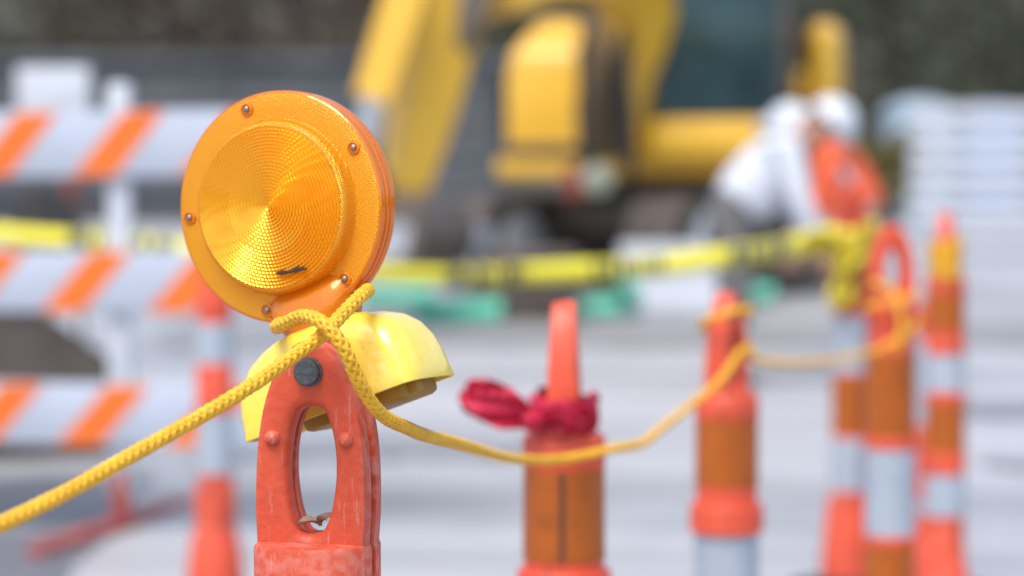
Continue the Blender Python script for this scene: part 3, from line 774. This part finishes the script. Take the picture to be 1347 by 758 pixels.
# ------------------------------------------------------------------ green pipes on the roadway
for k, (px, py, L, a, rr, lab) in enumerate([(522, 392, .55, 10, .075, 'short green plastic pipe lying left of the longer green pipes'), (604, 412, .62, -8, .085, 'green plastic pipe lying behind the yellow lamp case'),
                                  (706, 408, .5, 4, .05, 'thin green plastic pipe lying between two thicker green pipes'), (770, 408, .5, 14, .075, 'green plastic pipe behind the crimson ribbon post'),
                                  (826, 394, .55, 70, .13, 'thick green plastic pipe pointing along the road beside the pale block'), (985, 388, .4, -12, .07, 'green plastic pipe lying behind the rope-looped post')]):
    lo, hi = 6.0, 26.0
    for _ in range(40):
        Y = (lo + hi) / 2
        if 280 + F * (CAM_H - gz(Y) - rr) / Y > py: lo = Y
        else: hi = Y
    p = at(px, py, Y); b = MB()
    b.lathe([(rr, -L / 2), (rr, L / 2 - .12), (rr * 1.12, L / 2 - .10), (rr * 1.12, L / 2), (rr * .95, L / 2), (rr * .92, -L / 2), (rr, -L / 2)], 24, (0, 0, 0), 'x', caps=False)
    o = b.build('green_pipe', M['green_pipe']); o.location = (p.x, Y, gz(Y) + rr * 1.12); o.rotation_euler = (0, -math.atan(.046) * math.sin(R(a)), R(a))
    tag(o, lab, 'pipe', 'green pipes on the roadway')
# pale block in front of the excavator
Y = 18.0; p = at(900, 340, Y)
t = thing('concrete_barrier', 'pale concrete barrier block standing in front of the excavator tracks', 'barrier', (p.x, Y, gz(Y)), R(-3))
b = MB(); b.grid([[(x, y, z) for x, y in ((-.48, -w_), (.48, -w_), (.48, w_), (-.48, w_))] for z, w_ in ((0, .3), (.08, .3), (.24, .16), (.52, .12), (.54, .1))], caps=True, smooth=False); b.build('block', M['block'], t)
for sx in (-.3, .3): MB().tube([(sx - .06, 0, .53), (sx - .05, 0, .60), (sx + .05, 0, .60), (sx + .06, 0, .53)], .012, 8).build('lifting_loop', M['steel_dark'], t)

# ------------------------------------------------------------------ excavator
def excavator():
    Y = 20.6; z0 = gz(Y); root = Vector((at(868, 300, Y).x, Y, z0))
    t = thing('excavator', 'yellow tracked excavator with folded boom and dark glass cab', 'excavator', root)
    L = lambda px, py, dy: at(px, py, Y + dy) - root
    y_, d_ = M['exc'], M['steel_dark']
    # tracks, undercarriage turned against the house
    RZ = Matrix.Rotation(R(-38), 3, 'Z')
    for sx in (-1, 1):
        pts = []
        for k in range(40):
            a = 2 * math.pi * k / 40
            yy = 1.15 * (1 if math.cos(a) > 0 else -1) * min(1, abs(math.cos(a)) * 3) + .36 * math.cos(a)
            pts.append((yy, .40 + .38 * math.sin(a) ** 1))
        core = MB(); core.grid([[RZ @ Vector((sx * .95 + dx, p[0] * .93, .40 + (p[1] - .40) * .86)) for p in pts] for dx in (-.2, .2)], caps=True, smooth=False)
        tk = core.build('track', d_, t)
        for k in range(40):
            p, q = pts[k], pts[(k + 1) % 40]
            mid = Vector((sx * .95, (p[0] + q[0]) / 2, (p[1] + q[1]) / 2)); ln = math.hypot(q[0] - p[0], q[1] - p[1])
            if ln < .01: continue
            ang = math.atan2(q[1] - p[1], q[0] - p[0])
            MB().box(RZ @ mid, (.46, max(ln * .86, .05), .05), RZ @ Matrix.Rotation(ang, 3, 'X')).build('track_shoe', M['rust'], tk)
        for k in range(5):
            c = RZ @ Vector((sx * .95, -.95 + k * .47, .30 if 0 < k < 4 else .40)); r = .17 if 0 < k < 4 else .27
            b = MB(); b.lathe([(.02, -.27), (r * .5, -.262), (r * .9, -.26), (r, -.245), (r, .245), (r * .9, .26), (r * .5, .262), (.02, .27)], 20, (0, 0, 0), 'x')
            b.v = [tuple(RZ @ Vector(v) + c) for v in b.v]
            b.build('roller', M['rust'] if k in (1, 2, 3) else M['block'], tk)
    b = MB(); b.box((0, 0, .62), (1.7, 1.3, .3), RZ, .04); b.lathe([(.55, .72), (.55, .95)], 28, (0, 0, 0)); b.build('undercarriage', d_, t)
    # house
    HZ = Matrix.Rotation(R(-10), 3, 'Z')
    def hb(name, c, d, m, bev=.03, parent=t): return MB().box(HZ @ Vector(c), d, HZ, bev).build(name, m, parent)
    hb('deck', (0, .4, 1.02), (2.46, 2.9, .16), y_, .03)
    hb('counterweight', (0, 1.75, 1.5), (2.4, .75, .95), y_, .15)
    hb('engine_hood', (-.05, 1.05, 1.62), (2.2, 1.1, 1.15), y_, .12)
    # right-hand tank and tool box (on our left)
    b = MB(); rows = []
    for z, y0, wa, wb in ((1.10, -.95, -1.16, -.52), (1.75, -.95, -1.16, -.52), (1.98, -.90, -1.12, -.54), (2.20, -.62, -.98, -.60), (2.27, -.45, -.92, -.64)):
        rows.append([HZ @ Vector(v) for v in ((wa, y0, z), (wb, y0, z), (wb, .5, z), (wa, .5, z))])
    b.grid(rows, caps=True, smooth=False); tb = b.build('side_tank', y_, t)
    bv = tb.modifiers.new('edge', 'BEVEL'); bv.width = .05; bv.segments = 3
    hb('tank_step', (-.86, -1.02, 1.16), (.7, .12, .08), d_, .02)
    hb('boom_gap_shade', (-.24, -.35, 1.72), (.50, 1.5, 1.3), M['gap_shade'], .06)  # dark box added to stand in for the shaded gap beside the boom
    q = MB().lathe([(.12, .04), (.13, .0), (.12, -.04), (.08, -.07), (.01, -.08)], 28, L(786, 236, -1.35), 'y').build('work_light', M['cream'], t)
    MB().box(L(756, 240, -1.3), (.16, .05, .26), None, .02).build('reflector', M['red_steel'], t)
    # cowl behind the cab, rounded top
    b = MB(); rows = []
    for k in range(9):
        z = 1.1 + 1.0 * min(k, 4) / 4 if k < 5 else 2.1 + .18 * math.sin((k - 4) / 4 * math.pi / 2); s = 1 if k < 5 else math.cos((k - 4) / 4 * math.pi / 2 * .92)
        rows.append([HZ @ Vector((1.37 + .17 * s * math.cos(a), .35 + .5 * s * math.sin(a), z)) for a in [2 * math.pi * i / 24 for i in range(24)]])
    b.grid(rows, caps=True); b.build('side_cowl', y_, t)
    # cab
    cab = hb('cab', (.62, -.45, 1.24), (1.1, 1.7, .32), y_, .05)
    hb('roof', (.62, -.45, 2.84), (1.08, 1.66, .10), y_, .04, cab)
    for x, yv in ((.11, -1.26), (1.13, -1.26), (.11, .36), (1.13, .36), (1.13, -.35)): hb('pillar', (x, yv, 2.1), (.075, .085, 1.44), d_, .015, cab)
    hb('windscreen', (.62, -1.27, 2.1), (.94, .02, 1.38), M['glass'], .004, cab)
    for x in (.105, 1.135): hb('side_window', (x, -.45, 2.1), (.02, 1.52, 1.38), M['glass'], .004, cab)
    hb('rear_window', (.62, .37, 2.1), (.94, .02, 1.38), M['glass'], .004, cab)
    hb('seat', (.62, -.2, 1.65), (.5, .5, .5), d_, .08, cab); hb('seat_back', (.62, .05, 2.0), (.48, .14, .7), d_, .06, cab)
    hb('headlight', (1.0, -1.33, 1.33), (.16, .06, .1), M['chrome'], .02, cab)
    hb('door_panel', (1.19, -.45, 1.55), (.02, .8, .5), y_, .008, cab)
    # boom: up from the pivot, over and forward to the left
    P0, P1, P2, P3, P4 = L(838, 215, -.95), L(850, 110, -1.1), L(832, -12, -1.5), L(762, -42, -2.2), L(640, 2, -3.0)
    side = (.75, -.66, 0)
    bp = spline([P0, P1, P2, P3, P4], .12)
    n = len(bp); ws = [.34] * n; hs = [.28 + .20 * math.sin(math.pi * min(1, i / (n * .85))) for i in range(n)]
    bo = MB(); bo.beam(bp, ws, hs, (.6, -.8, 0)); bm_ = bo.build('boom', y_, t)
    for off in (-.28, .28):
        a, c = L(800, 225, -1.3) + Vector((off * .6, 0, 0)), L(792, 60, -1.75) + Vector((off * .6, 0, 0)); m_ = a.lerp(c, .58)
        MB().tube([a, m_], .065, 14).build('lift_cylinder', d_, t); MB().tube([m_, c], .04, 12).build('piston', d_, t)
    # stick and its cylinder
    S0, S1, S2 = L(612, -70, -3.2), L(578, 40, -3.3), L(524, 282, -3.45)
    st = MB(); sp_ = [S0, S1, S1.lerp(S2, .5), S2]
    st.beam(sp_, [.30, .30, .27, .20], [.44, .48, .40, .22], (.55, -.83, 0)); st.build('stick', y_, t)
    MB().box(L(612, 20, -3.25), (.26, .3, .5), Matrix.Rotation(R(20), 3, 'Y'), .04).build('stick_bracket', M['rust'], t)
    a, c = L(548, -40, -3.75), L(484, 158, -3.75); m_ = a.lerp(c, .86)
    b = MB(); b.beam([a, m_], [.30, .27], [.16, .14], (.9, -.3, 0)); b.build('bucket_cylinder', y_, t)
    MB().tube([m_, L(480, 190, -3.72)], .085, 12).build('piston', M['block'], t)
    MB().tube([L(480, 190, -3.72), L(512, 262, -3.5)], .05, 8).build('link', d_, t)
    # bucket
    O = L(545, 300, -3.5); prof = [(-.22, .22), (.02, .26), (.22, .16), (.30, -.04), (.22, -.24), (.02, -.32), (-.22, -.28), (-.12, -.22), (.04, -.24), (.16, -.18), (.21, -.02), (.14, .1), (0, .18), (-.2, .15)]
    BZ = Matrix.Rotation(R(-30), 3, 'Z')
    b = MB(); b.grid([[BZ @ Vector((x, yv, z)) + O for x, z in prof] for yv in (-.38, .38)], caps=True, smooth=False); bk = b.build('bucket', M['rust'], t)
    for k in range(4): MB().box(BZ @ Vector((-.26, -.3 + k * .2, -.29)) + O, (.16, .07, .05), BZ, .01).build('tooth', M['rust'], bk)
    # hose bundle at the boom foot
    for k in range(3):
        MB().tube(spline([L(820 + 8 * k, 215, -1.05), L(800 + 6 * k, 150, -1.3), L(806 + 6 * k, 80, -1.45), L(822, 30, -1.5)], .08), .022, 6).build('hose', M['rubber'], t)
excavator()
# grey material stacked under the boom, a grey road plate stack and pale bags
def stack(px, py, Y, dims, m, label, cat, name, piece, n, rz=0):
    p = at(px, py, Y); t = thing(name, label, cat, (p.x, Y, gz(Y)), R(rz))
    for k in range(n):
        MB().box((random.uniform(-.03, .03), random.uniform(-.03, .03), dims[2] * (k + .5) + .002 * k), dims, Matrix.Rotation(R(random.uniform(-3, 3)), 3, 'Z'), .02).build(piece, m, t)
    return t
stack(690, 320, 17.6, (.70, .6, .085), M['rust'], 'stack of dull brown steel plates below the boom', 'steel plates', 'plate_stack', 'plate', 6, 6)
stack(615, 320, 18.4, (.34, .4, .16), M['block'], 'stack of pale grey bags beside the bucket of the excavator', 'bags', 'bag_stack', 'bag', 4, -10)
# ------------------------------------------------------------------ workers
def skin_mesh(name, verts, edges, rads, m, parent, root=0, sub=2):
    me = bpy.data.meshes.new(name); me.from_pydata([tuple(v) for v in verts], edges, []); me.update()
    o = obj(name, me, m, parent)
    sk = o.modifiers.new('skin', 'SKIN'); sk.use_smooth_shade = True
    lay = me.skin_vertices[0] if me.skin_vertices else None
    if lay is None:
        bm = bmesh.new(); bm.from_mesh(me); bm.verts.layers.skin.verify(); bm.to_mesh(me); bm.free(); lay = me.skin_vertices[0]
    for i, r in enumerate(rads):
        lay.data[i].radius = (r, r) if not isinstance(r, tuple) else r
        lay.data[i].use_root = (i == root)
    sb = o.modifiers.new('sub', 'SUBSURF'); sb.levels = sb.render_levels = sub
    return o
def worker(px, py, Y, label, torso_m, leg_m, sgn=1, vest=False, lean=62, crouch=0.0, rz=0):
    p = at(px, py, Y); t = thing('person', label, 'person', (p.x, Y, gz(Y)), R(rz), 'workers bending beside the excavator')
    V = Vector
    hip = V((0, 0, .92 - crouch)); a = R(lean); up = V((sgn * math.sin(a), 0, math.cos(a)))
    chest = hip + up * .36; sh = hip + up * .50; neck = hip + up * .58; head = neck + V((sgn * .16, 0, .04 + .03 * math.cos(a))); 
    vs = [hip, hip + up * .18, chest, sh, neck, head, head + V((sgn * .07, 0, -.03))]; rd = [.09, .10, .12, .09, .055, .085, .075]
    ed = [(0, 1), (1, 2), (2, 3), (3, 4), (4, 5), (5, 6)]
    arms = []; legs = []
    for s in (-1, 1):
        s0 = sh + V((0, s * .17, 0)) - up * .03; el = s0 + V((sgn * .06, s * .05, -.28)); wr = el + V((sgn * .12, -s * .03, -.24)); hd = wr + V((sgn * .04, 0, -.08))
        i = len(vs); vs += [s0, el, wr, hd]; rd += [.062, .046, .033, .036]; ed += [(3, i), (i, i + 1), (i + 1, i + 2), (i + 2, i + 3)]; arms.append((s0, el, wr))
        for f in range(5):
            fx = -.03 + .015 * f; j = len(vs)
            vs += [hd + V((fx + .01 * (f == 0), s * .01 - .012 * f + .024, -.05)), hd + V((fx + sgn * .012, s * .006 - .012 * f + .024, -.085 + .01 * abs(f - 2)))]
            rd += [.010, .008]; ed += [(i + 3, j), (j, j + 1)]
        h0 = hip + V((0, s * .10, -.03)); kn = h0 + V((sgn * (.05 + crouch * .9), s * .04, -.42 + crouch * .45)); an = V((h0.x - sgn * .02, h0.y + s * .05, .09)); to = an + V((sgn * .17, 0, -.045))
        i = len(vs); vs += [h0, kn, an, to]; rd += [.095, .066, .045, .04]; ed += [(0, i), (i, i + 1), (i + 1, i + 2), (i + 2, i + 3)]; legs.append((h0, kn, an, to))
    skin_mesh('body', vs, ed, rd, M['skin'], t)
    # jacket / shirt
    vs = [hip + up * .02, hip + up * .20, chest, sh, neck - up * .02]; rd = [(.15, .18), (.155, .185), (.165, .20), (.13, .17), .07]; ed = [(0, 1), (1, 2), (2, 3), (3, 4)]
    for s0, el, wr in arms:
        i = len(vs); vs += [s0, el, wr]; rd += [.082, .066, .052]; ed += [(3, i), (i, i + 1), (i + 1, i + 2)]
    skin_mesh('jacket', vs, ed, rd, torso_m, t)
    vs = [hip + up * .10, hip]; rd = [(.155, .185), (.17, .19)]; ed = [(0, 1)]
    for h0, kn, an, to in legs:
        i = len(vs); vs += [h0, kn, an + V((0, 0, .04))]; rd += [.118, .088, .075]; ed += [(1, i), (i, i + 1), (i + 1, i + 2)]
    skin_mesh('trousers', vs, ed, rd, leg_m, t)
    for h0, kn, an, to in legs: skin_mesh('boot', [an + V((0, 0, .06)), an - V((0, 0, .02)), to], [(0, 1), (1, 2)], [.06, .065, .052], M['boot'], t)
    # hard hat, brim forward
    b = MB(); pr = [(.175, -.02), (.17, -.012), (.145, -.005), (.140, .04), (.118, .09), (.075, .125), (.03, .138), (.001, .14)]
    b.lathe(pr, 28, caps=False); rot = Matrix.Rotation(R(sgn * 50), 3, 'Y')
    b.v = [tuple(rot @ (V(v) * V((1, .9, 1)) if False else V((v[0], v[1] * .9, v[2]))) + head + V((sgn * .02, 0, .015))) for v in b.v]
    b.build('hard_hat', M['hat'], t)
    for sx in (1,):
        b = MB(); b.tube([head + V((sgn * .10, 0, -.03)), head + V((sgn * .125, 0, -.05)), head + V((sgn * .10, 0, -.06))], [.012, .016, .012], 8)
    if vest:
        for s in (-1, 1):
            b = MB(); b.tube([hip + V((0, s * .17, 0)) + up * .12, chest + V((0, s * .19, 0)), sh + V((0, s * .15, 0)) + up * .02], [.035, .035, .035], 8, flat=up); b.build('reflective_stripe', M['white_sheet'], t)
    return t
worker(957, 260, 13.6, 'person in white jacket and hard hat bending over in grey trousers', M['white_cloth'], M['grey_cloth'], 1, lean=42, rz=0).scale = (1.03, 1.03, 1.03)
worker(1142, 240, 14.4, 'crouching person in orange vest half hidden behind the bending one', M['hivis'], M['grey_cloth'], -1, vest=True, lean=30, crouch=.06)

# bits of dead leaf caught in the bottom of the front grip
lm = mat('dead_leaf', (.20, .11, .07), .8, (.32, .22, .16), 80, .4)
for k, (dx, dy, rz, sc_) in enumerate(((-.004, -.010, .4, 1.0), (.006, -.004, 2.1, .8), (.001, .008, 4.0, .9))):
    rows = []
    for i in range(7):
        u = i / 6; w_ = .0055 * math.sin(math.pi * u) ** .8 * sc_ + .0002
        c_ = Vector(((u - .5) * .022 * sc_, 0, .004 * math.sin(u * 3.1 + k)))
        rows.append([c_ + Vector((0, v * w_, .004 * abs(v) ** 1.5)) for v in (-1, -.5, 0, .5, 1)])
    o = MB().grid(rows, cu=False).build('dead_leaf', lm)
    o.location = front.matrix_basis @ Vector((dx, dy, .906 + .0125 + .002 * k)); o.rotation_euler = (random.uniform(-.3, .3), random.uniform(-.3, .3), rz)
    tag(o, 'tiny dry brown leaf caught in the loop of the front grip', 'leaf', 'dry leaves in the grip')
